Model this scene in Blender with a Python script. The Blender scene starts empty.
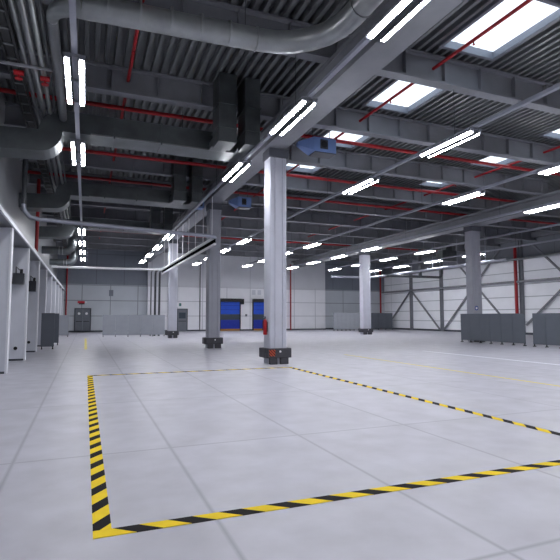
import bpy, math, random
from mathutils import Vector, Matrix
random.seed(4)
S = bpy.context.scene
COL = S.collection
ORD = ['nearest', 'second', 'third', 'fourth', 'fifth', 'sixth', 'seventh', 'eighth', 'ninth', 'tenth', 'eleventh', 'twelfth', 'thirteenth', 'fourteenth']

# ------------------------------------------------------------------ materials
def lin(c):
    return tuple(((v / 255) / 12.92 if v / 255 <= .04045 else ((v / 255 + .055) / 1.055) ** 2.4) for v in c) + (1,)

def mat(name, rgb, rough=.5, metal=0., var=.12, scale=3., spec=.4, bump=0.):
    m = bpy.data.materials.new(name); m.use_nodes = True
    nt = m.node_tree; b = nt.nodes['Principled BSDF']
    b.inputs['Roughness'].default_value = rough
    b.inputs['Metallic'].default_value = metal
    b.inputs['Specular IOR Level'].default_value = spec
    tc = nt.nodes.new('ShaderNodeTexCoord')
    no = nt.nodes.new('ShaderNodeTexNoise'); no.inputs['Scale'].default_value = scale; no.inputs['Detail'].default_value = 5
    nt.links.new(tc.outputs['Object'], no.inputs['Vector'])
    mr = nt.nodes.new('ShaderNodeMapRange')
    mr.inputs['From Min'].default_value = .3; mr.inputs['From Max'].default_value = .7
    mr.inputs['To Min'].default_value = 1 - var; mr.inputs['To Max'].default_value = 1 + var
    nt.links.new(no.outputs['Fac'], mr.inputs['Value'])
    hs = nt.nodes.new('ShaderNodeHueSaturation'); hs.inputs['Color'].default_value = lin(rgb)
    nt.links.new(mr.outputs['Result'], hs.inputs['Value'])
    nt.links.new(hs.outputs['Color'], b.inputs['Base Color'])
    if bump:
        bp = nt.nodes.new('ShaderNodeBump'); bp.inputs['Strength'].default_value = bump; bp.inputs['Distance'].default_value = .01
        nt.links.new(no.outputs['Fac'], bp.inputs['Height']); nt.links.new(bp.outputs['Normal'], b.inputs['Normal'])
    m['hs'] = hs.name
    return m

def math_node(nt, op, a, b=None, c=None):
    n = nt.nodes.new('ShaderNodeMath'); n.operation = op
    for i, v in enumerate((a, b, c)):
        if v is None: continue
        if isinstance(v, (int, float)): n.inputs[i].default_value = v
        else: nt.links.new(v, n.inputs[i])
    return n.outputs[0]

def grid_mat(name, rgb, line_rgb, axes, pitch, off, width, rough=.5, var=.06, scale=1., spec=.4, cell=.0, soft=1.0):
    """panels or slabs with seams of their own colour along two object axes"""
    m = mat(name, rgb, rough, 0, var, scale, spec)
    nt = m.node_tree; b = nt.nodes['Principled BSDF']; hs = nt.nodes[m['hs']]
    tc = nt.nodes.new('ShaderNodeTexCoord'); sx = nt.nodes.new('ShaderNodeSeparateXYZ')
    nt.links.new(tc.outputs['Object'], sx.inputs[0])
    ds = []; cells = []
    for ax, p, o, w in zip(axes, pitch, off, width):
        q = math_node(nt, 'DIVIDE', math_node(nt, 'SUBTRACT', sx.outputs[ax], o), p)
        fr = math_node(nt, 'FRACT', math_node(nt, 'ADD', q, .5))
        d = math_node(nt, 'MULTIPLY', math_node(nt, 'ABSOLUTE', math_node(nt, 'SUBTRACT', fr, .5)), p)
        ds.append(math_node(nt, 'SUBTRACT', 1., math_node(nt, 'SMOOTH_MIN', math_node(nt, 'DIVIDE', d, w), 1., .02)))
        cells.append(math_node(nt, 'FLOOR', q))
    line = math_node(nt, 'MAXIMUM', math_node(nt, 'MAXIMUM', ds[0], ds[1]), 0.)
    if cell:
        cv = nt.nodes.new('ShaderNodeCombineXYZ'); nt.links.new(cells[0], cv.inputs[0]); nt.links.new(cells[1], cv.inputs[1])
        wn = nt.nodes.new('ShaderNodeTexWhiteNoise'); nt.links.new(cv.outputs[0], wn.inputs['Vector'])
        old = hs.inputs['Value'].links[0].from_socket
        nt.links.new(math_node(nt, 'MULTIPLY', old, math_node(nt, 'ADD', 1 - cell / 2, math_node(nt, 'MULTIPLY', wn.outputs['Value'], cell))), hs.inputs['Value'])
    mx = nt.nodes.new('ShaderNodeMix'); mx.data_type = 'RGBA'
    nt.links.new(math_node(nt, 'MINIMUM', math_node(nt, 'MULTIPLY', line, soft), 1.), mx.inputs['Factor'])
    nt.links.new(hs.outputs['Color'], mx.inputs['A']); mx.inputs['B'].default_value = lin(line_rgb)
    nt.links.new(mx.outputs['Result'], b.inputs['Base Color'])
    return m

def stripe_mat(name, a, c, pitch, frac, slant, off=0., plain_until=None):
    m = mat(name, a, .85, 0, .06, 6., .15)
    nt = m.node_tree; b = nt.nodes['Principled BSDF']; hs = nt.nodes[m['hs']]
    tc = nt.nodes.new('ShaderNodeTexCoord'); sx = nt.nodes.new('ShaderNodeSeparateXYZ')
    nt.links.new(tc.outputs['Object'], sx.inputs[0])
    u = math_node(nt, 'ADD', math_node(nt, 'ADD', sx.outputs[0], off), math_node(nt, 'MULTIPLY', sx.outputs[1], slant))
    fr = math_node(nt, 'FRACT', math_node(nt, 'DIVIDE', u, pitch))
    on = math_node(nt, 'LESS_THAN', fr, frac)
    if plain_until is not None:
        on = math_node(nt, 'MULTIPLY', on, math_node(nt, 'GREATER_THAN', u, plain_until))
    mx = nt.nodes.new('ShaderNodeMix'); mx.data_type = 'RGBA'
    nt.links.new(on, mx.inputs['Factor']); nt.links.new(hs.outputs['Color'], mx.inputs['A']); mx.inputs['B'].default_value = lin(c)
    nt.links.new(mx.outputs['Result'], b.inputs['Base Color'])
    return m

def emit_mat(name, rgb, strength):
    m = bpy.data.materials.new(name); m.use_nodes = True
    nt = m.node_tree; nt.nodes.remove(nt.nodes['Principled BSDF'])
    e = nt.nodes.new('ShaderNodeEmission'); e.inputs['Color'].default_value = rgb + (1,); e.inputs['Strength'].default_value = strength
    nt.links.new(e.outputs[0], nt.nodes['Material Output'].inputs['Surface'])
    return m

M = {}
M['deck'] = mat('galvanised_deck', (118, 121, 124), .38, .35, .10, 2.)
M['steel'] = mat('grey_painted_steel', (122, 124, 131), .5, 0., .08, 2.)
M['steel_dark'] = mat('dark_steel', (62, 65, 72), .45, .2, .1, 2.)
M['rail'] = mat('pale_rail', (150, 153, 166), .4, .2, .05)
M['housing'] = mat('lamp_housing', (120, 123, 132), .4, 0, .04)
M['tube'] = emit_mat('lit_diffuser', (.95, .955, 1.0), 45.)
M['galv'] = mat('galvanised_duct', (150, 154, 156), .32, .55, .16, 2.5)
M['duct'] = mat('dull_duct', (100, 105, 108), .38, .7, .2, 2.)
M['red'] = mat('red_pipe_paint', (158, 26, 34), .4, 0, .08)
M['pipe'] = mat('grey_pipe', (112, 115, 119), .35, .5, .1)
M['pipe_dark'] = mat('dark_pipe', (74, 77, 82), .4, .4, .1)
M['wall_up'] = mat('left_wall_cladding', (128, 131, 136), .35, 0, .08, 1.2)
M['pier'] = mat('pier_panel', (200, 203, 213), .5, 0, .04, 1.5)
M['trim'] = mat('white_trim', (222, 224, 230), .5, 0, .03)
M['floor'] = grid_mat('concrete_floor', (178, 178, 188), (138, 139, 149), (0, 1), (1.6, 3.3), (.95, 2.45), (.03, .03), .4, .1, 2.2, .4, .05, .75)
M['back_pale'] = grid_mat('pale_wall_panels', (228, 229, 235), (160, 162, 172), (0, 2), (2.6, 1.5), (.9, .05), (.05, .05), .5, .03, 1.)
M['back_mid'] = grid_mat('light_grey_upper_panels', (204, 206, 213), (170, 172, 180), (0, 2), (5.2, 6.), (.9, 4.62), (.05, .05), .5, .03, 1.)
M['back_grey'] = grid_mat('grey_wall_panels', (190, 196, 204), (112, 118, 126), (0, 2), (2.6, 1.5), (-.35, .05), (.06, .06), .5, .04, 1.)
M['back_dark'] = grid_mat('dark_upper_panels', (122, 128, 140), (96, 101, 112), (0, 2), (2.6, 3.), (.9, 4.6), (.05, .05), .5, .05, 1.)
M['right_pale'] = grid_mat('pale_side_panels', (238, 240, 246), (138, 144, 154), (1, 2), (9., 1.05), (4., .0), (.03, .05), .5, .03, 1.)
M['right_dark'] = grid_mat('dark_side_panels', (104, 108, 117), (80, 84, 92), (1, 2), (3., 3.), (0., 6.3), (.05, .05), .5, .05, 1.)
M['column'] = mat('column_concrete', (188, 190, 202), .55, 0, .05, 2.)
M['column_grey'] = mat('darker_grey_column', (156, 158, 168), .55, 0, .05, 2.)  # darker tone of the column colour, used on two columns
M['column_line'] = mat('column_reveal', (120, 122, 134), .6, 0, .05)
M['cap'] = mat('column_cap_steel', (84, 87, 96), .5, .1, .08)
M['rubber'] = mat('dark_rubber', (66, 66, 72), .7, 0, .12, 5.)
M['hazard'] = stripe_mat('red_white_hazard', (206, 96, 70), (44, 34, 34), .09, .5, 1.)
M['screen'] = mat('screen_grey', (98, 104, 113), .5, 0, .04, 2.)
M['screen_dark'] = mat('screen_dark_grey', (94, 99, 108), .5, 0, .04, 2.)
M['screen_pale'] = mat('screen_pale_grey', (150, 154, 162), .5, 0, .04, 2.)
M['foot'] = mat('screen_foot', (40, 41, 45), .6, 0, .05)
M['blue'] = mat('blue_curtain', (20, 78, 200), .4, 0, .06, 2.)
M['blue_dark'] = mat('dark_blue_curtain', (14, 42, 150), .4, 0, .06, 2.)
M['band'] = mat('curtain_window_band', (62, 72, 84), .25, 0, .05)
M['black'] = mat('black_plastic', (26, 27, 30), .5, 0, .08)
M['matte_black'] = mat('matte_black', (16, 16, 18), 1., 0, .05, 3., 0.)
M['amber'] = mat('amber_threshold', (170, 120, 40), .5, 0, .1)
M['door'] = mat('grey_door', (104, 109, 118), .45, 0, .05)
M['door_frame'] = mat('door_frame', (66, 70, 78), .45, 0, .05)
M['heater'] = mat('blue_grey_heater', (112, 138, 190), .4, .1, .08)
M['white'] = mat('white_paint', (230, 230, 234), .5, 0, .03)
M['green'] = mat('green_sign', (50, 110, 110), .5, 0, .03)
M['blue_sign'] = mat('blue_sign', (40, 70, 150), .5, 0, .03)
M['exit_red'] = mat('red_sign', (200, 40, 60), .5, 0, .05)
M['yellow_line'] = mat('worn_yellow_line', (222, 206, 110), .6, 0, .12, 8.)
M['white_line'] = mat('worn_white_line', (236, 238, 244), .6, 0, .06, 8.)

m = bpy.data.materials.new('skylight_glazing'); m.use_nodes = True
nt = m.node_tree; nt.nodes.remove(nt.nodes['Principled BSDF'])
tr = nt.nodes.new('ShaderNodeBsdfTransparent'); tr.inputs[0].default_value = (.93, .96, 1, 1)
gl = nt.nodes.new('ShaderNodeBsdfGlossy'); gl.inputs['Roughness'].default_value = .15
mx = nt.nodes.new('ShaderNodeMixShader'); mx.inputs[0].default_value = .06
nt.links.new(tr.outputs[0], mx.inputs[1]); nt.links.new(gl.outputs[0], mx.inputs[2]); nt.links.new(mx.outputs[0], nt.nodes['Material Output'].inputs['Surface'])
M['glazing'] = m

# ------------------------------------------------------------------ mesh helper
class MB:
    def __init__(s): s.v = []; s.f = []; s.sm = []
    def add(s, vs, fs, smooth=False):
        o = len(s.v); s.v += [tuple(p) for p in vs]; s.f += [tuple(i + o for i in f) for f in fs]; s.sm += [smooth] * len(fs); return s
    def box(s, x0, x1, y0, y1, z0, z1):
        vs = [(x, y, z) for x in (x0, x1) for y in (y0, y1) for z in (z0, z1)]
        return s.add(vs, [(0, 1, 3, 2), (4, 6, 7, 5), (0, 4, 5, 1), (2, 3, 7, 6), (0, 2, 6, 4), (1, 5, 7, 3)])
    def prism(s, prof, axis, a, b):
        """closed 2D profile extruded along an axis; profile in the other two axes in order"""
        n = len(prof)
        def p3(u, v, w): return {'x': (w, u, v), 'y': (u, w, v), 'z': (u, v, w)}[axis]
        vs = [p3(u, v, a) for u, v in prof] + [p3(u, v, b) for u, v in prof]
        fs = [(i, (i + 1) % n, n + (i + 1) % n, n + i) for i in range(n)] + [tuple(range(n))[::-1], tuple(range(n, 2 * n))]
        return s.add(vs, fs)
    def tube(s, pts, r, n=10, cap=True, smooth=True):
        pts = [Vector(p) for p in pts]; rings = []
        up = None; k = len(pts)
        rs = r if isinstance(r, (list, tuple)) else [r] * k
        for i, p in enumerate(pts):
            if i == 0: t = (pts[1] - p).normalized()
            elif i == k - 1: t = (p - pts[-2]).normalized()
            else: t = ((p - pts[i - 1]).normalized() + (pts[i + 1] - p).normalized()).normalized()
            if up is None:
                up = Vector((0, 0, 1)) if abs(t.z) < .9 else Vector((0, 1, 0))
            a = (up - t * up.dot(t)).normalized(); up = a; b = t.cross(a)
            rings.append([p + (a * math.cos(2 * math.pi * j / n) + b * math.sin(2 * math.pi * j / n)) * rs[i] for j in range(n)])
        vs = [q for rg in rings for q in rg]
        fs = [(i * n + j, i * n + (j + 1) % n, (i + 1) * n + (j + 1) % n, (i + 1) * n + j) for i in range(k - 1) for j in range(n)]
        s.add(vs, fs, smooth)
        if cap: s.add(rings[0], [tuple(range(n))[::-1]]); s.add(rings[-1], [tuple(range(n))])
        return s
    def ribbon(s, line, h, y0, y1):
        """rectangular duct: centreline in the xz plane, height h, from y0 to y1"""
        pts = [Vector((a, b)) for a, b in line]; k = len(pts); up = []; dn = []
        for i, p in enumerate(pts):
            if i == 0: t = (pts[1] - p).normalized()
            elif i == k - 1: t = (p - pts[-2]).normalized()
            else: t = ((p - pts[i - 1]).normalized() + (pts[i + 1] - p).normalized()).normalized()
            nrm = Vector((-t.y, t.x)); up.append(p + nrm * h / 2); dn.append(p - nrm * h / 2)
        vs = []
        for u, d in zip(up, dn): vs += [(u.x, y0, u.y), (d.x, y0, d.y), (d.x, y1, d.y), (u.x, y1, u.y)]
        fs = [(i * 4 + j, i * 4 + (j + 1) % 4, i * 4 + 4 + (j + 1) % 4, i * 4 + 4 + j) for i in range(k - 1) for j in range(4)]
        fs += [(3, 2, 1, 0), tuple(4 * (k - 1) + j for j in range(4))]
        return s.add(vs, fs)
    def build(s, name, m, parent=None, loc=None, bevel=0.):
        me = bpy.data.meshes.new(name); me.from_pydata(s.v, [], s.f); me.validate(); me.update()
        for p, q in zip(me.polygons, s.sm): p.use_smooth = q
        import bmesh
        b = bmesh.new(); b.from_mesh(me); bmesh.ops.recalc_face_normals(b, faces=b.faces); b.to_mesh(me); b.free()
        me.materials.append(m)
        o = bpy.data.objects.new(name, me); COL.objects.link(o)
        if parent: o.parent = parent
        if loc: o.location = loc
        if bevel:
            bv = o.modifiers.new('bevel', 'BEVEL'); bv.width = bevel; bv.segments = 2; bv.limit_method = 'ANGLE'
        return o

def tag(o, label, cat, group=None):
    o['label'] = label; o['category'] = cat
    if group: o['group'] = group
    return o
def thing(name, label, cat, loc=(0, 0, 0), group=None, rz=0):
    o = bpy.data.objects.new(name, None); COL.objects.link(o); o.location = loc; o.rotation_euler = (0, 0, rz); o.empty_display_size = .2
    return tag(o, label, cat, group)
def struct(o, label=None, cat=None):
    o['kind'] = 'structure'
    if label: o['label'] = label
    if cat: o['category'] = cat
    return o
def dup(root, loc, label, rz=None):
    r = root.copy(); COL.objects.link(r); r.location = loc; r['label'] = label
    if rz is not None: r.rotation_euler = (0, 0, rz)
    for ch in list(root.children):
        c = ch.copy(); COL.objects.link(c); c.parent = r
        for g in list(ch.children):
            d = g.copy(); COL.objects.link(d); d.parent = c
    return r
def arc(cx, cz, r, a0, a1, n=8):
    return [(cx + r * math.cos(math.radians(a0 + (a1 - a0) * i / n)), cz + r * math.sin(math.radians(a0 + (a1 - a0) * i / n))) for i in range(n + 1)]

# ------------------------------------------------------------------ layout
XL, XR, YB, YF = -1.88, 34., 50.5, -7.
XU = -2.6                      # the upper wall stands back behind the bays
ZD = 8.42                      # underside of the roof deck
ZB, ZT = 7.66, 8.40            # cross beams
BEAM_Y = [10.07 + 3.72 * k for k in range(12)]
BEAM_Y = [y for y in BEAM_Y if y < YB - .5]
BAY_TOP = 3.93

# ------------------------------------------------------------------ floor
struct(MB().box(-4.2, XR + .3, YF - .3, YB + .3, -.2, 0).build('floor', M['floor']), 'pale grey concrete slab floor with fine joints', 'floor')

# ------------------------------------------------------------------ roof deck with skylight openings
PITCH = .25
SKY = []
for k in range(4): SKY.append((8.3, 9.95, 7.3 + 3.72 * k, 9.5 + 3.72 * k))
for k in range(1, 4): SKY.append((16.0, 17.45, 7.2 + 3.72 * k, 9.3 + 3.72 * k))
mb = MB(); x = XU - .35
prof = []
while x < XR + .4:
    prof += [(x, ZD), (x + .09, ZD), (x + .105, ZD + .17), (x + .235, ZD + .17)]; x += PITCH
for (xa, za), (xb, zb) in zip(prof, prof[1:]):
    cuts = [(YF, YB)]
    for (a, b, c, d) in SKY:
        if xb > a + .001 and xa < b - .001:
            new = []
            for (p, q) in cuts:
                if d <= p or c >= q: new.append((p, q))
                else:
                    if c > p: new.append((p, c))
                    if d < q: new.append((d, q))
            cuts = new
    for p, q in cuts:
        mb.add([(xa, p, za), (xb, p, zb), (xb, q, zb), (xa, q, za)], [(0, 1, 2, 3)])
struct(mb.build('ceiling', M['deck']), 'ribbed grey metal roof deck', 'ceiling')

sk = {0: 0, 1: 0}
for (a, b, c, d) in SKY:
    row = 0 if a < 12 else 1
    t = thing('skylight', '', 'skylight', ((a + b) / 2, (c + d) / 2, ZD), 'skylights in the roof deck')
    t['label'] = ('bright white skylight, %s from the camera in the left row' if row == 0 else
                  'bright white skylight, %s from the camera in the right row') % ORD[sk[row]]
    sk[row] += 1
    w, l = (b - a) / 2, (d - c) / 2
    MB().box(-w - .09, -w, -l - .09, l + .09, -.04, .16).box(w, w + .09, -l - .09, l + .09, -.04, .16)\
        .box(-w, w, -l - .09, -l, -.04, .16).box(-w, w, l, l + .09, -.04, .16).build('frame', M['housing'], t)
    MB().box(-w, w, -l, l, -.03, -.01).build('pane', M['glazing'], t)

# ------------------------------------------------------------------ walls
struct(MB().box(XU - .3, XU, YF, YB, BAY_TOP, ZD + .2).build('wall_left', M['wall_up']), 'grey upper side wall above the loading bays', 'wall')
struct(MB().box(-4.2, -3.9, YF, YB, 0, BAY_TOP + .2).build('wall_left.001', M['wall_up']))
struct(MB().box(-3.9, XL, YF, YB, BAY_TOP, BAY_TOP + .2).build('trim_2', M['wall_up']))
struct(MB().box(XL, XL + .05, YF, YB, BAY_TOP - .04, BAY_TOP + .06).build('trim_1', M['trim']), 'white edge strip along the top of the loading bays', 'trim')
PX0, PX1, PY = 5.75, 25.6, 49.9     # pale block of the end wall stands a little forward
struct(MB().box(-4.2, PX0, YB, YB + .3, 0, 4.62).build('wall_back', M['back_grey']), 'grey panelled end wall behind the low screens', 'wall')
struct(MB().box(PX0, PX1, PY, YB + .3, 0, 4.62).build('wall_back.001', M['back_pale']), 'pale panelled end wall with the blue doors', 'wall')
struct(MB().box(PX0, PX1, PY + .02, YB + .3, 4.62, ZD + .2).build('wall_back.005', M['back_mid']), 'light grey upper band above the blue doors', 'wall')
struct(MB().box(PX1, XR + .3, YB, YB + .3, 0, 4.62).build('wall_back.002', M['back_grey']), 'grey panelled end wall at the far right', 'wall')
struct(MB().box(-4.2, PX0, YB - .04, YB + .3, 4.62, ZD + .2).build('wall_back.003', M['back_dark']), 'dark upper band of the end wall at left', 'wall')
struct(MB().box(PX1, XR + .3, YB - .04, YB + .3, 4.62, ZD + .2).build('wall_back.004', M['back_dark']), 'dark upper band of the end wall at right', 'wall')
struct(MB().box(XR, XR + .3, YF, YB, 0, 6.35).build('wall_right', M['right_pale']), 'pale panelled side wall behind the steel braces', 'wall')
struct(MB().box(XR - .03, XR + .3, YF, YB, 6.35, ZD + .2).build('wall_right.001', M['right_dark']), 'dark upper band of the right side wall', 'wall')
struct(MB().box(-4.2, XR + .3, YF - .3, YF, 0, ZD + .2).build('wall_front', M['wall_up']))
struct(MB().box(XL, PX0, YB - .1, YB - .04, 0, .16).build('baseboard_back', M['door_frame']))
struct(MB().box(PX0, PX1, PY - .05, PY, 0, .14).build('baseboard_back.001', M['door_frame']))
struct(MB().box(PX1, XR, YB - .1, YB, 0, .18).build('baseboard_back.002', M['door_frame']))
struct(MB().box(XR - .08, XR, YF, YB - .1, 0, .18).build('baseboard_right', M['door_frame']))

# ------------------------------------------------------------------ loading bay piers on the left
for k in range(0, 9):
    y = 14.64 + 4.2 * k
    if y > YB - 1: continue
    vis = k
    lab = ('pale panel pier between loading bays at the left picture edge, nearest whole one' if k == 0 else
           'pale panel pier between loading bays, partly out of frame before the nearest whole one' if k < 0 else
           'pale panel pier between loading bays, %s from the camera along the left wall' % ORD[k])
    if k < 0: lab = 'pale panel pier between loading bays, beyond the left edge of the photo'
    t = thing('bay_pier', lab, 'pier', (XL, y, 0), 'piers between the loading bays')
    MB().box(-1.97, -.05, 0, .26, .06, BAY_TOP - .05).build('panel', M['pier'], t)
    MB().box(-.05, .0, -.02, .28, 0, BAY_TOP - .05).build('edge_post', M['trim'], t)
    MB().box(-1.97, -.05, -.012, .272, 0, .06).build('skirting', M['door_frame'], t)
    if k in (1, 2):
        MB().tube([(-.3, -.06, .42), (-.3, -.0, .42)], .06, 10).build('bumper', M['black'], t)
for k, (y, xa, xb, za, zb, lab) in enumerate([(18.78, -2.33, -1.98, 2.6, 2.98, 'dark hooded wall unit on the second bay pier'),
                                              (22.98, -2.26, -1.97, 2.55, 3.0, 'dark hooded wall unit on the third bay pier')]):
    t = thing('wall_unit', lab, 'wall unit', ((xa + xb) / 2, y, za), 'dark units on the bay piers')
    w = (xb - xa) / 2
    MB().prism([(-.3, 0), (0, 0), (0, zb - za), (-.12, zb - za)], 'x', -w, w).build('casing', M['steel_dark'], t)
    MB().tube([(-w * .5, -.02, zb - za), (-w * .5, -.08, zb - za + .22), (w * .3, -.2, zb - za + .1)], .02, 8).build('pipe', M['pipe'], t)
    MB().tube([(w * .5, -.12, zb - za), (w * .5, -.12, zb - za + .14)], .05, 10).build('cap', M['black'], t)

# ------------------------------------------------------------------ steel frame
def ibeam_y(mb, x0, x1, y0, y1, z0, z1, ft=.12, wt=.3):
    c = (x0 + x1) / 2
    mb.box(x0, x1, y0, y1, z0, z0 + ft); mb.box(x0, x1, y0, y1, z1 - ft, z1); mb.box(c - wt / 2, c + wt / 2, y0, y1, z0 + ft, z1 - ft)
MX = (5.25, 5.95); RX = (21.3, 22.15)
ZM = 6.97
for (a, b), lab in ((MX, 'heavy grey main roof girder running over the near column row'), (RX, 'heavy grey main roof girder running over the far right column row')):
    t = thing('main_girder', lab, 'beam', ((a + b) / 2, 0, ZM))
    w = (b - a) / 2
    MB().box(-w, w, YF + .02, PY - .02, 0, .13).build('bottom_flange', M['steel'], t)
    MB().box(-.14, .14, YF + .02, PY - .02, .13, ZB - ZM - .12).build('web', M['steel'], t)
    MB().box(-w, w, YF + .02, PY - .02, ZB - ZM - .12, ZB - ZM - .005).build('top_flange', M['steel'], t)
protos = {}
for name, xa, xb in (('the left aisle', XU, 5.59), ('the middle hall', 5.61, 21.71), ('the right aisle', 21.73, XR - .03)):
    n = 0
    for i, y in enumerate(BEAM_Y):
        if name == 'the right aisle' and i < 3: continue
        if name == 'the left aisle' and i in (): continue
        lab = 'grey steel cross beam over %s, %s from the camera' % (name, ORD[n]); n += 1
        if name in protos: dup(protos[name], (xa, y, ZB), lab); continue
        t = thing('cross_beam', lab, 'beam', (xa, y, ZB), 'cross beams over ' + name)
        L = xb - xa
        MB().box(0, L, -.15, .15, 0, .06).build('bottom_flange', M['steel'], t)
        w = MB().box(0, L, -.02, .02, .06, ZT - ZB - .06)
        q = .6
        while q < L: w.box(q - .008, q + .008, -.14, .14, .06, ZT - ZB - .06); q += 1.25
        w.build('web', M['steel'], t)
        MB().box(0, L, -.15, .15, ZT - ZB - .06, ZT - ZB).build('top_flange', M['steel'], t)
        protos[name] = t

# ------------------------------------------------------------------ columns
def column(x0, x1, yc, ztop, label, mk='column'):
    w = (x1 - x0) / 2; d = .27
    t = thing('support_column', label, 'column', ((x0 + x1) / 2, yc, 0), 'columns under the main girders')
    pr = [(-w, -d + .03), (-w + .03, -d)]
    for g in (-w * .45, w * .45): pr += [(g - .02, -d), (g - .02, -d + .025), (g + .02, -d + .025), (g + .02, -d)]
    pr += [(w - .03, -d), (w, -d + .03), (w, d), (-w, d)]
    MB().prism(pr, 'z', 0, ztop - .3).build('shaft', M[mk], t)
    MB().box(-w - .05, w + .05, -d - .05, d + .05, ztop - .3, ztop).build('capital', M['cap'], t, bevel=.02)
    # rubber crash guard at the foot
    g = .12
    MB().box(-w - g, w + g, -d - g, -d, .2, .5).build('guard_collar', M['rubber'], t, bevel=.02)
    MB().box(-w - g - .05, -w, -d, d, .2, .5).build('guard_collar', M['rubber'], t, bevel=.02)
    MB().box(w, w + g, -d, d, .2, .5).build('guard_collar', M['rubber'], t, bevel=.02)
    MB().box(-w - .03, -.06, -d - .1, -d + .005, 0, .2).build('guard_block', M['rubber'], t, bevel=.015)
    MB().box(.04, w + .03, -d - .1, -d + .005, 0, .2).build('guard_block', M['rubber'], t, bevel=.015)
    MB().tube([(.02, -d - g - .004, .4), (.02, -d - g - .014, .4)], .035, 10).build('bolt_cover', M['white'], t)
    return t, w, d, g
c1, w, d, g = column(5.42, 6.0, 14.68, ZM, 'tall pale column nearest the camera, with dark rubber guard and hazard plate')
hz = MB().box(-.1, .1, -.1, .1, 0, .012).build('hazard_plate', M['hazard'], c1); hz.rotation_euler = (math.radians(90), 0, 0); hz.location = (-w + .04, -d - g - .002, .36)
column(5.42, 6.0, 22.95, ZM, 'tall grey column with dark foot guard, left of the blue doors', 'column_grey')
column(5.42, 6.0, 34.75, ZM, 'pale column furthest back in the near row, beside the small grey door')
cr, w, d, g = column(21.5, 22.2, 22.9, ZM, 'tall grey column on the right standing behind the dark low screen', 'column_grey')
MB().tube([(-w * .35, -d - .003, 2.0), (-w * .35, -d - .013, 2.0)], .13, 20).build('round_sign', M['blue_sign'], cr)
MB().tube([(-w * .35, -d - .013, 2.0), (-w * .35, -d - .017, 2.0)], .07, 16).build('round_sign', M['white'], cr)
column(21.5, 22.25, 35.3, ZM, 'pale column further back in the right row, before the far pale screen')

# fire extinguisher on the first column
t = thing('fire_extinguisher', 'red fire extinguisher on the left side of the nearest column', 'fire extinguisher', (5.34, 14.62, .92))
MB().tube([(0, 0, 0), (0, 0, .03), (0, 0, .42), (0, 0, .48), (0, 0, .5)], [.055, .065, .065, .04, .025], 14).build('body', M['red'], t)
MB().tube([(0, 0, .5), (0, 0, .56)], .02, 8).box(-.07, .03, -.012, .012, .56, .58).build('valve', M['black'], t)
MB().tube([(0, 0, .54), (-.07, 0, .5), (-.085, 0, .3), (-.08, 0, .15)], .012, 8).build('hose', M['black'], t)
MB().box(.06, .08, -.03, .03, .1, .4).build('bracket', M['steel_dark'], t)

# ------------------------------------------------------------------ light rails and lamps
ZL = 6.31
ROWS = [(-.32, 'the leftmost rail over the left aisle'), (4.45, 'the rail left of the near column row'), (9.15, 'the third rail from the left'),
        (13.9, 'the fourth rail from the left'), (18.5, 'the fifth rail from the left'), (23.1, 'the sixth rail from the left'), (27.7, 'the rail furthest right')]
proto = None
def lamp(label, loc):
    global proto
    if proto: return dup(proto, loc, label)
    t = thing('ceiling_light', label, 'ceiling light', loc, 'twin strip ceiling lights')
    for e in (-1.03, 0, 1.03): MB().box(-.2, .2, e - .02, e + .02, -.04, 0).build('bracket', M['housing'], t)
    for q in (-1, 1):
        xi, xo = sorted((q * .085, q * .078))
        MB().box(q * .125 - .055, q * .125 + .055, -1.05, 1.05, -.09, -.04).box(xi, xo, -1.05, 1.05, -.135, -.09).build('housing', M['housing'], t)
        xi, xo = sorted((q * .086, q * .166))
        MB().box(xi, xo, -.97, .97, -.132, -.09).build('light_strip', M['tube'], t)
    proto = t
    return t
for r, (x, desc) in enumerate(ROWS):
    t = thing('light_rail', 'thin pale ceiling light rail, ' + desc.replace('the ', '', 1) if r < 2 else 'thin pale ceiling light rail, ' + desc.replace('the ', '').replace(' rail', ' one'), 'light rail', (x, 0, ZL), 'light rails')
    y1 = 44.5
    MB().box(-.05, .05, YF + .3, y1, 0, .07).box(-.025, .025, YF + .3, y1, .07, .1).build('rail', M['rail'], t)
    for yy in BEAM_Y[::2]:
        if yy < y1: MB().tube([(0, yy + .05, .1), (0, yy + .05, ZB - ZL)], .008, 6).build('hanger_rod', M['steel_dark'], t)
    n = 0
    for k in range(-2, 8):
        if k in (2, 3): continue
        seen = (k >= 0 if r in (0, 2) else k >= -1 if r == 1 else k >= {3: 1, 4: 2, 5: 3, 6: 3}.get(r, 0))
        if seen: lab = 'twin strip light, %s in view on %s' % (ORD[n], desc); n += 1
        else: lab = 'twin strip ceiling light, out of view, on %s' % desc
        lamp(lab, (x, 10.4 + 4.65 * k, ZL))

# ------------------------------------------------------------------ sprinkler pipes
def red_run(name, label, pts, r):
    return tag(MB().tube(pts, r, 10).build(name, M['red']), label, 'pipe', 'red sprinkler pipes')
for i, (y, z, xa, xb) in enumerate([(15.4, 7.95, XU, 34), (19.9, 7.9, XU, 34), (23.75, 7.9, XU, 34), (38.2, 7.9, XU, 34)]):
    red_run('sprinkler_main', 'red sprinkler main crossing the roof from side to side, %s from the camera' % ORD[i], [(xa, y, z), (xb - .05, y, z)], .07)
BR = [(.93, 'over the left aisle'), (8.42, 'passing below the left skylight row'), (16.95, 'passing below the right skylight row')]
for x, d in BR:
    ys = [YF] + BEAM_Y
    t = thing('sprinkler_branch', 'thin red sprinkler branch pipe running lengthwise ' + d, 'pipe', (x, 0, 8.08), 'red sprinkler pipes')
    MB().tube([(0, 4.0, 0), (0, 46., 0)], .045, 8).build('pipe', M['red'], t)
    y = 5.2
    while y < 34:
        MB().tube([(0, y, -.03), (0, y, -.11)], .02, 6).tube([(0, y, -.11), (0, y, -.12)], .035, 8).build('sprinkler_head', M['red'], t); y += 3.4
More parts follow.
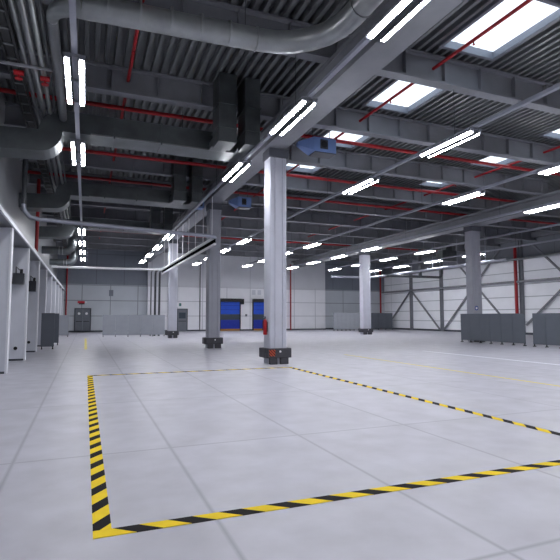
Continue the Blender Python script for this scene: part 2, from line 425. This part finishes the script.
red_run('red_riser', 'red vertical pipe at the left end of the back wall', [(-1.72, YB - .2, 0), (-1.72, YB - .2, 7.4)], .075)
red_run('red_riser', 'red vertical pipe on the left wall above the bays', [(XL - .1, 22.5, BAY_TOP + .19), (XL - .1, 22.5, 7.3)], .07)
red_run('red_riser', 'thin red vertical pipe on the pale back wall right of nearest column', [(21.2, PY - .15, 0), (21.2, PY - .15, 7.3)], .07)
red_run('red_riser', 'red vertical pipe in the far right corner of the hall', [(33.3, YB - .25, 0), (33.3, YB - .25, 7.3)], .1)
red_run('red_riser', 'thick red vertical pipe on the right wall behind the dark screen', [(33.6, 30.45, 0), (33.6, 30.45, 7.3)], .13)

# ------------------------------------------------------------------ ducts
# round silver duct across the top of the view
t = thing('round_duct', 'silver round spiral duct bending along the ceiling at the top', 'duct', (0, 0, 0))
zz, yy, rr = 6.95, 8.7, .215
BX, BR_ = 4.36, 1.35
path = [(BX, YF + .1, zz)] + [(BX, yy - BR_, zz)]
for i in range(1, 7):
    a = math.radians(90 * i / 6); path.append((BX - BR_ + math.cos(a) * BR_, yy - BR_ + math.sin(a) * BR_, zz))
path.append((-.2, yy + .06, zz - .06))
MB().tube(path, rr, 20).build('duct', M['galv'], t)
el = [(-.2, yy + .06, zz - .06)] + [(-.2 - math.sin(math.radians(90 * i / 6)) * .5, yy + .56 - math.cos(math.radians(90 * i / 6)) * .5, zz - .06 - .012 * i) for i in range(1, 7)]
MB().tube(el, [rr, .2, .18, .16, .13, .11, .1], 16).build('elbow', M['galv'], t)
MB().tube([el[-1], (-.7, 13.95, zz - .13)], .1, 14).build('branch_pipe', M['pipe'], t)
for q in [.2, .75, 1.3, 1.85, 2.4, 2.95]:
    MB().tube([(q, yy, zz), (q + .03, yy, zz)], rr + .02, 20).build('seam_band', M['galv'], t)
for q in [7.0, 6.0, 5.0]:
    MB().tube([(BX, q, zz), (BX, q + .03, zz)], rr + .02, 20).build('seam_band', M['galv'], t)
for q in (.65, 2.75): MB().tube([(q, yy, zz + rr), (q, yy, ZD + .02)], .008, 6).build('hanger_rod', M['steel_dark'], t)

# dark rectangular duct systems over the left aisle
def duct_system(dy, lab):
    t = thing('air_duct', lab, 'duct', (0, 14.1 + dy, 0), 'dark rectangular air ducts over the left aisle')
    hi, lo, h = 6.8, 6.2, .58
    line = [(4.6, hi), (-.7, hi)] + arc(-.7, hi - .3, .3, 90, 172, 7)[1:] + arc(-1.3, lo + .3, .3, 8, -90, 7)[1:] + [(XU, lo - .06)]
    MB().ribbon(line, h, 0, .86).build('duct_body', M['duct'], t)
    fl = MB()
    for q in (.6, 1.9): MB().box(q, q + .04, -.03, .89, hi - h / 2 - .03, hi + h / 2 + .03).build('joint_flange', M['duct'], t)
    MB().box(.0, 4.35, -.02, .0, hi - h / 2, hi - h / 2 + .04).build('edge_angle', M['galv'], t)
    for (xa, xb) in ((3.33, 3.84), (4.1, 4.55)):
        b = MB().box(xa, xb, -1.18, -.46, hi - h / 2 - .1, ZD - .02)
        b.build('riser_duct', M['duct'], t)
        MB().box(xa, xb, -.46, .0, hi - h / 2, hi - .06).build('riser_elbow', M['duct'], t)
        MB().box(xa - .03, xb + .03, -1.21, -.43, 7.5, 7.54).build('joint_flange', M['duct'], t)
        MB().box(xa - .03, xb + .03, -1.21, -.43, hi - h / 2 + .3, hi - h / 2 + .34).build('joint_flange', M['duct'], t)
    for q in (.9, 2.6): MB().tube([(q, .43, hi + h / 2), (q, .43, ZD + .02)], .01, 6).build('hanger_rod', M['steel_dark'], t)
    return t
duct_system(0, 'dark rectangular air duct with risers over the left aisle, nearest the camera')
duct_system(7.45, 'dark rectangular air duct over the left aisle, second from the camera')
duct_system(15.2, 'dark rectangular air duct over the left aisle, third and furthest')
for i, y in enumerate((33., 40.)):
    t = thing('wall_duct', 'dark round duct elbow high on the left wall, %s one' % ('nearer' if i == 0 else 'further'), 'duct', (XU, y, 5.6), 'round duct elbows on the left wall')
    el = [(0, 0, 0), (1.3, 0, 0)] + [(1.3 + .4 * math.sin(math.radians(a)), 0, .4 - .4 * math.cos(math.radians(a))) for a in range(15, 91, 15)] + [(1.7, 0, 2.6)]
    MB().tube(el, .24, 16).build('duct_body', M['duct'], t)
    MB().tube([(.95, 0, 0), (1., 0, 0)], .265, 16).tube([(1.15, 0, 0), (1.2, 0, 0)], .265, 16).build('joint_flange', M['galv'], t)

# ------------------------------------------------------------------ pipes and cable ladder along the top of the left wall
t = thing('cable_ladder', 'black cable ladder running high along the left wall', 'cable ladder', (0, 0, 0))
for x in (-1.72, -1.48): MB().box(x - .02, x + .02, YF + .1, 48, 6.98, 7.07).build('side_rail', M['black'], t)
y = 6.
while y < 40: MB().box(-1.7, -1.5, y, y + .05, 7.0, 7.03).build('rung', M['pipe'], t); y += .6
MB().box(-1.69, -1.53, YF + .1, 48, 7.03, 7.06).build('cables', M['black'], t)
for i, (x, z, r, mk, lab) in enumerate([(-1.36, 7.0, .045, 'pipe', 'beside the cable ladder'), (-1.2, 7.0, .07, 'pipe', 'thickest, second from the ladder'), (-1.03, 6.98, .05, 'galv', 'third from the ladder'),
                                  (-.9, 7.0, .03, 'pipe_dark', 'thin and dark, furthest from the wall')]):
    tag(MB().tube([(x, YF + .1, z), (x, 46, z)], r, 10).build('pipe_run', M[mk]), 'grey pipe running lengthwise high along left wall, ' + lab, 'pipe', 'pipes along the top of the left wall')
for i, y in enumerate((7.3, 11.4, 16.2, 24.2)):
    tag(MB().box(XU, -.8, y - .03, y + .03, 6.86, 6.91).box(-.86, -.8, y - .03, y + .03, 6.91, ZD).build('pipe_bracket', M['steel']), 'grey steel bracket under the left wall pipes, %s from the camera' % ORD[i], 'bracket', 'brackets under the wall pipes')
for i, (x, y) in enumerate(((-1.52, 11.8), (-1.0, 11.9))):
    t = thing('valve', 'red valve on the pipes high on the left, %s one' % ('left' if i == 0 else 'right'), 'valve', (x, y, 6.955), 'red valves on the left wall pipes')
    MB().tube([(-.1, 0, -.06), (.1, 0, -.06)], .06, 10).build('body', M['red'], t)
    MB().tube([(0, 0, -.1), (0, 0, -.18)], .02, 8).tube([(0, 0, -.18), (0, 0, -.2)], .08, 12).build('handwheel', M['red'], t)

# ------------------------------------------------------------------ overhead service pipe loop
ZP = 5.0
t = thing('service_pipe', 'long pale pipe loop hung across the left aisle and along the columns', 'pipe', (0, 0, 0))
MB().tube([(-2.15, 19.2, 8.3), (-2.15, 19.2, ZP + .5)], .085, 12).build('drop_pipe', M['pipe_dark'], t)
MB().tube([(-2.15, 19.2, ZP + .5), (-2.11, 19.21, ZP + .25), (-1.95, 19.24, ZP + .06), (-1.65, 19.3, ZP), (4.95, 20.6, ZP), (5.16, 20.68, ZP), (5.24, 20.9, ZP)], .08, 12).build('front_pipe', M['rail'], t)
MB().tube([(5.24, 20.9, ZP), (5.24, 36.6, ZP), (5.16, 36.85, ZP), (4.9, 36.95, ZP), (-2.3, 37.6, ZP)], .08, 12).build('main_pipe', M['white'], t)
MB().tube([(5.24, 20.8, ZP - .3), (5.24, 36.9, ZP - .31)], .06, 10).build('lower_pipe', M['white'], t)
MB().box(5.22, 5.26, 20.8, 36.7, ZP - .26, ZP - .07).build('cable_channel', M['matte_black'], t)
for k in range(9):
    y = 21.4 + 1.8 * k
    MB().tube([(5.24, y, ZP + .07), (5.24, y, ZM + .01)], .02, 6).build('hanger_rod', M['white'], t)
MB().tube([(.02, 37.4, ZP), (.02, 37.4, ZL + 2.1)], .014, 6).build('hanger_rod', M['rail'], t)
for x, n, r in ((4.68, 'left', .05), (5.0, 'middle', .08), (5.32, 'right', .08)):
    tag(MB().tube([(x, 38.6, 0), (x, 38.6, ZP - .25), (x, 38.52, ZP - .08), (x, 38.3, ZP), (x, 37.0, ZP)], r, 12).build('downpipe', M['pipe_dark'] if r > .06 else M['pipe']),
        'vertical grey pipe behind the long low screen, %s of three' % n, 'pipe', 'downpipes behind the low screen')

# ------------------------------------------------------------------ unit heaters by the column heads
def heater(x, y, z, lab, lw=1.2, nz=.85):
    t = thing('unit_heater', lab, 'heater', (x, y, z), 'blue unit heaters at the column heads')
    MB().box(0, lw, -.2, .35, 0, .5).build('casing', M['heater'], t, bevel=.02)
    c = .25
    vs = [(0, -.2, .02), (0, .35, .02), (0, .35, .48), (0, -.2, .48), (-nz, -.02, c - .06), (-nz, .15, c - .06), (-nz, .15, c + .06), (-nz, -.02, c + .06)]
    MB().add(vs, [(0, 1, 2, 3), (4, 7, 6, 5), (0, 4, 5, 1), (1, 5, 6, 2), (2, 6, 7, 3), (3, 7, 4, 0)]).build('nozzle', M['heater'], t)
    MB().box(lw * .28, lw * .62, -.212, -.2, .1, .42).build('grille', M['steel_dark'], t)
    MB().tube([(lw * .45, -.212, .26), (lw * .45, -.222, .26)], .12, 16).build('fan_ring', M['black'], t)
    for q in (.1, lw - .1): MB().tube([(q, .1, .5), (q, .1, ZD - z + .02)], .012, 6).build('hanger_rod', M['steel_dark'], t)
    MB().box(.05, lw, -.18, .33, -.03, .0).build('drip_tray', M['steel_dark'], t)
heater(7.0, 14.6, 7.08, 'blue grey unit heater with cone nozzle right of the nearest column head', .85, .5)
heater(6.85, 22.9, 6.93, 'blue grey unit heater beside the second column head', .7, .4)
t = thing('ventilation_box', 'dark blue ventilation box left of the second column head', 'ventilation box', (4.94, 23.2, 6.75))
MB().box(-.28, .28, -.25, .25, .0, .5).build('casing', M['heater'], t, bevel=.015)
MB().box(-.2, .2, -.262, -.25, .08, .42).build('grille', M['steel_dark'], t)
MB().tube([(0, .05, .5), (0, .05, ZD - 6.75 + .02)], .012, 6).build('hanger_rod', M['steel_dark'], t)

# ------------------------------------------------------------------ right wall steelwork
XW = XR - .12
for i, (y, lab) in enumerate([(22., 'nearest, at the right picture edge'), (30.12, 'beside the thick red pipe'), (40., 'left of the tall right column'), (45., 'where the two short braces meet')]):
    if y < 26: lab = 'nearest, out of frame to the right'
    if y < 26: continue
    tag(MB().box(XW - .16, XW + .11, y - .13, y - .09, 0, 8.3).box(XW - .16, XW + .11, y + .09, y + .13, 0, 8.3).box(XW - .04, XW, y - .09, y + .09, 0, 8.3).build('wall_post', M['steel']),
        'grey steel wall post on the right wall, ' + lab, 'post', 'steel posts on the right wall')
tag(MB().box(XW - .34, XW - .17, 18., YB - .1, 4.32, 4.50).build('wall_rail', M['steel']), 'grey horizontal steel rail along the right wall at mid height', 'rail')
tag(MB().tube([(XW - .35, 18, 6.3), (XW - .35, YB - .2, 6.3)], .1, 12).build('wall_pipe', M['galv']), 'silver pipe running along the top of the pale right wall panels', 'pipe')
tag(MB().box(XW - .5, XW - .1, 18, YB - .2, 7.9, 8.3).build('eaves_beam', M['steel']), 'grey eaves beam along the top of the right wall', 'beam')
def brace(lab, a, b, dx=0):
    XW = XR - .12 + dx
    p = Vector((XW - .06, a[0], a[1])); q = Vector((XW - .06, b[0], b[1])); d = (q - p).normalized(); n = Vector((0, -d.z, d.y)) * .075; e = Vector((.05, 0, 0))
    vs = [p + n - e, p - n - e, p - n + e, p + n + e, q + n - e, q - n - e, q - n + e, q + n + e]
    tag(MB().add(vs, [(0, 1, 2, 3), (7, 6, 5, 4), (0, 4, 5, 1), (1, 5, 6, 2), (2, 6, 7, 3), (3, 7, 4, 0)]).build('diagonal_brace', M['steel']), 'grey diagonal steel brace on the right wall, ' + lab, 'brace', 'diagonal braces on the right wall')
brace('falling left to the far corner', (45.2, 4.25), (49.9, .15)); brace('falling right from the post near the corner', (44.8, 4.25), (40.3, .15))
brace('rising right from floor behind tall right column', (39.75, .15), (32.2, 7.5))
brace('falling to the floor behind the dark screen', (38.3, 7.3), (31., .1), .12)
brace('falling right from above the red pipe', (29.1, 7.5), (21.5, .2), .12); brace('rising right behind the gap between dark screens', (29.75, .8), (22, 7.3))
# hung pipes before the right wall
t = thing('hung_pipe', 'pale pipe hung on rods before the right wall, beyond the tall right column', 'pipe', (27.9, 0, 5.6))
MB().tube([(0, 26, 0), (0, 43.6, 0), (-.1, 43.9, 0), (-.4, 44, 0), (-4.5, 44.3, 0)], .11, 12).build('pipe', M['rail'], t)
for y in (28, 31, 34, 37, 40, 43): MB().tube([(0, y, .1), (0, y, 2.2)], .02, 6).build('hanger_rod', M['rail'], t)
t = thing('pipe_loop', 'grey pipe with u bend hung left of the tall right column', 'pipe', (29.8, 36.5, 5.15))
MB().tube([(-5, 0, 0), (.9, 0, 0), (1.1, 0, .1), (1.2, 0, .4), (1.2, 0, ZD - 5.15 + .02)], .12, 12).build('pipe', M['pipe_dark'], t)
MB().tube([(-1.2, .1, .0), (-1.2, .1, ZD - 5.15 + .02)], .16, 12).build('drop_pipe', M['pipe_dark'], t)
t = thing('hanging_duct', 'dark box duct hung under the roof behind the tall right column', 'duct', (28.6, 33., 6.2))
MB().box(-.8, .8, -.4, .4, 0, .9).build('duct_body', M['duct'], t); MB().box(-.3, .3, -.3, .3, .9, 1.64).build('riser_duct', M['duct'], t)
MB().box(-.85, .85, -.43, .43, .4, .44).build('joint_flange', M['duct'], t)

# ------------------------------------------------------------------ doors of the end wall
def leaf_door(n, x0, x1, y, z1, lab, double):
    o = struct(MB().box(x0, x0 + .09, y - .09, y, 0, z1).box(x1 - .09, x1, y - .09, y, 0, z1).box(x0 + .09, x1 - .09, y - .09, y, z1 - .09, z1).build('door_%d' % n, M['door_frame']), lab, 'door')
    mid = (x0 + x1) / 2
    ls = [(x0 + .09, mid - .005), (mid + .005, x1 - .09)] if double else [(x0 + .09, x1 - .09)]
    for a, b in ls:
        lf = MB().box(a, b, y - .06, y - .01, .01, z1 - .09).build('door_leaf', M['door'], o, bevel=.008)
        MB().box(a + .06, b - .06, y - .085, y - .06, 1.0, 1.06).build('push_bar', M['black'], lf)
        if double:
            c = (a + b) / 2
            MB().tube([(c, y - .06, 1.78), (c, y - .066, 1.78)], .12, 16).build('round_sticker', M['white'], lf)
        else:
            MB().box(a + .12, b - .12, y - .068, y - .06, 1.3, 1.9).build('window', M['band'], lf)
    return o
leaf_door(1, -.98, .52, YB - .04, 2.3, 'grey double door with two white stickers at the far left', True)
leaf_door(2, 8.65, 9.75, PY, 2.3, 'grey door with a window in the pale end wall', False)
t = thing('exit_sign', 'red exit sign box on the wall above the grey double door', 'sign', (-.3, YB - .04, 2.78))
MB().box(-.42, .22, -.1, 0, 0, .2).build('sign_face', M['exit_red'], t); MB().box(-.3, .2, -.12, 0, -.12, 0).build('mounting', M['black'], t)
MB().box(.22, .42, -.08, 0, .04, .16).build('end_panel', M['trim'], t)
t = thing('exit_sign', 'small green exit sign on the pale wall above the single grey door', 'sign', (9.1, PY, 2.5))
MB().box(-.45, .35, -.05, 0, 0, .42).build('sign_face', M['white'], t); MB().box(-.25, -.02, -.056, -.05, .06, .36).build('pictogram', M['green'], t)
def roll_door(n, x0, x1, lab):
    y = PY
    o = struct(MB().box(x0 - .1, x0, y - .16, y, 0, 3.05).box(x1, x1 + .1, y - .16, y, 0, 3.05).build('door_%d' % n, M['black']), lab, 'door')
    MB().box(x0, x1, y - .08, y - .04, 1.75, 3.1).build('curtain', M['blue'], o)
    MB().box(x0, x1, y - .08, y - .04, .2, 1.15).build('curtain', M['blue_dark'], o)
    MB().box(x0, x1, y - .085, y - .035, 1.15, 1.75).build('window_band', M['band'], o)
    for z in (2.2, 2.65, .65): MB().box(x0, x1, y - .1, y - .08, z, z + .04).build('seam_rib', M['blue_dark'], o)
    MB().box(x0 - .1, x1 + .1, y - .4, y, 3.05, 3.4).build('header_box', M['black'], o, bevel=.02)
    MB().box(x1 + .1, x1 + .42, y - .34, y, 2.8, 3.38).build('motor', M['black'], o, bevel=.02)
    MB().box(x0 - .05, x1 + .05, y - .14, y - .02, 0.0, .2).build('bottom_bar', M['amber'], o)
roll_door(3, 13.2, 15.3, 'blue roll-up door just right of the second column')
roll_door(4, 16.85, 18.9, 'blue roll-up door just left of the nearest column')
t = tag(MB().box(15.95, 16.15, PY - .08, PY, 1.5, 1.75).build('control_box', M['door']), 'small grey control box between the two blue doors', 'control box')
for x, l in ((16.7, 'left'), (17.35, 'right')):
    tag(MB().box(x, x + .4, PY - .03, PY, 3.85, 4.35).build('number_plate', M['pier']), 'small pale plate above the right blue door, %s one' % l, 'plate', 'plates above the blue doors')
tag(MB().box(2.1, 2.5, YB - .06, YB, 3.5, 4.1).build('wall_box', M['back_dark']), 'small dark grey box high on the left end wall', 'box')
for i, x in enumerate((7.75, 11.0)):
    tag(MB().tube([(x, PY - .1, .14), (x, PY - .1, 7.0)], .05, 8).build('wall_pipe', M['pipe']), 'thin grey vertical pipe on the pale end wall, %s' % ('left of the small door' if i == 0 else 'right of the small door'), 'pipe')

# ------------------------------------------------------------------ low mobile screens
def screen(lab, loc, rz, n, w, h, mk, foot=.12, group='low mobile screens'):
    t = thing('mobile_screen', lab, 'screen', loc, group, rz)
    for i in range(n):
        MB().box(i * w + .004, (i + 1) * w - .004, -.03, .03, foot, h).build('panel', M[mk], t, bevel=.008)
    MB().box(.0, n * w, -.02, .02, foot, foot + .05).box(0, n * w, -.018, .018, h - .06, h - .02).build('frame', M['steel_dark'], t)
    for i in range(n + 1):
        x = min(max(i * w, .05), n * w - .05)
        MB().box(x - .03, x + .03, -.09, .09, 0, .035).box(x - .02, x + .02, -.02, .02, .035, foot).build('foot', M['foot'], t)
    return t
screen('long grey screen of five panels before the left end wall', (1.2, 38.05, 0), 0, 5, .9, 1.62, 'screen_pale')
screen('dark grey screen standing close to the left piers, nearest of these', (-1.87, 24.85, 0), 0, 1, .56, 1.66, 'screen_dark')
screen('dark grey screen behind the nearest left one', (-1.85, 28.2, 0), 0, 1, .58, 1.66, 'screen_dark')
screen('pale grey screen in the far left corner before the double door', (-1.85, 39.5, 0), 0, 1, .72, 1.6, 'screen_pale')
screen('dark six panel screen in front of the tall right column', (20.9, 18.48, 0), math.radians(90), 6, .76, 1.66, 'screen')
screen('dark screen cut off by the right picture edge', (20.9, 13.5, 0), math.radians(90), 6, .75, 1.66, 'screen')
screen('pale grey screen far back between the nearest and the right far column', (24.55, 46., 0), 0, 8, .5, 1.88, 'screen_pale')
screen('dark grey screen in the far right corner beside the red pipe', (30.2, 47.5, 0), 0, 3, .95, 1.9, 'screen_dark')

# ------------------------------------------------------------------ floor tape and lines
def tape(lab, p, L, W, rz, off, slant, plain):
    m = stripe_mat('yellow_black_tape', (234, 204, 50), (30, 29, 32), .385, .47, slant, off, plain)
    o = MB().box(0, L, -W, 0, 0.001, .004).build('hazard_tape', m)
    o.location = p; o.rotation_euler = (0, 0, rz)
    return tag(o, lab, 'floor tape', 'yellow and black floor tape')
X0, X1, Y0, Y1, W = .09, 5.72, 3.62, 13.42, .125
tape('yellow and black hazard tape strip across the floor nearest the camera', (X0, Y0 + W, 0), X1 - X0, W, 0, -.13, 1.25, .0)
tape('yellow and black hazard tape strip running away on the left', (X0, Y0 + W + .002, 0), Y1 - Y0 - 2 * W - .004, W, math.radians(90), .06, 1.25, -9)
tape('yellow and black hazard tape strip running away on the right', (X1 - W, Y0 + W + .002, 0), Y1 - Y0 - 2 * W - .004, W, math.radians(90), .1, 1.25, -9)
tape('yellow and black hazard tape strip at the far side of the marked area', (X0, Y1, 0), X1 - X0, W, 0, .0, 1.25, -9)
def line(lab, x0, x1, y0, y1, mk):
    tag(MB().box(x0, x1, y0, y1, .0005, .003).build('floor_line', M[mk]), lab, 'floor line')
line('faded yellow floor line running towards the right edge', 9.5, 9.6, 2.0, 17.0, 'yellow_line')
line('faded white floor line beyond the yellow one on the right', 13.66, 13.8, 3.0, 17.5, 'white_line')
line('short faded yellow floor line leading to the grey double door', .0, .12, 24., 36., 'yellow_line')
line('white floor line before the blue doors', 11.5, 18.5, 42.6, 42.75, 'white_line')

# ------------------------------------------------------------------ world, camera, view
w = bpy.data.worlds.new('sky'); S.world = w; w.use_nodes = True
bg = w.node_tree.nodes['Background']; bg.inputs[0].default_value = (.86, .93, 1, 1); bg.inputs[1].default_value = 1.3
cam = bpy.data.cameras.new('camera'); co = bpy.data.objects.new('camera', cam); COL.objects.link(co)
co.location = (0, 0, 1.5); co.rotation_euler = (math.radians(90 + 4.304), 0, math.radians(-21.817))
cam.sensor_width = 36; cam.lens = 36 * 485 / 560; cam.clip_end = 200; cam.clip_start = .05
S.camera = co
S.view_settings.view_transform = 'Standard'; S.view_settings.look = 'None'; S.view_settings.gamma = 1
S.view_settings.exposure = .85

for o in bpy.data.objects:
    if o.get('label'): o['label'] = o['label'].replace('nearest from the camera', 'nearest the camera')
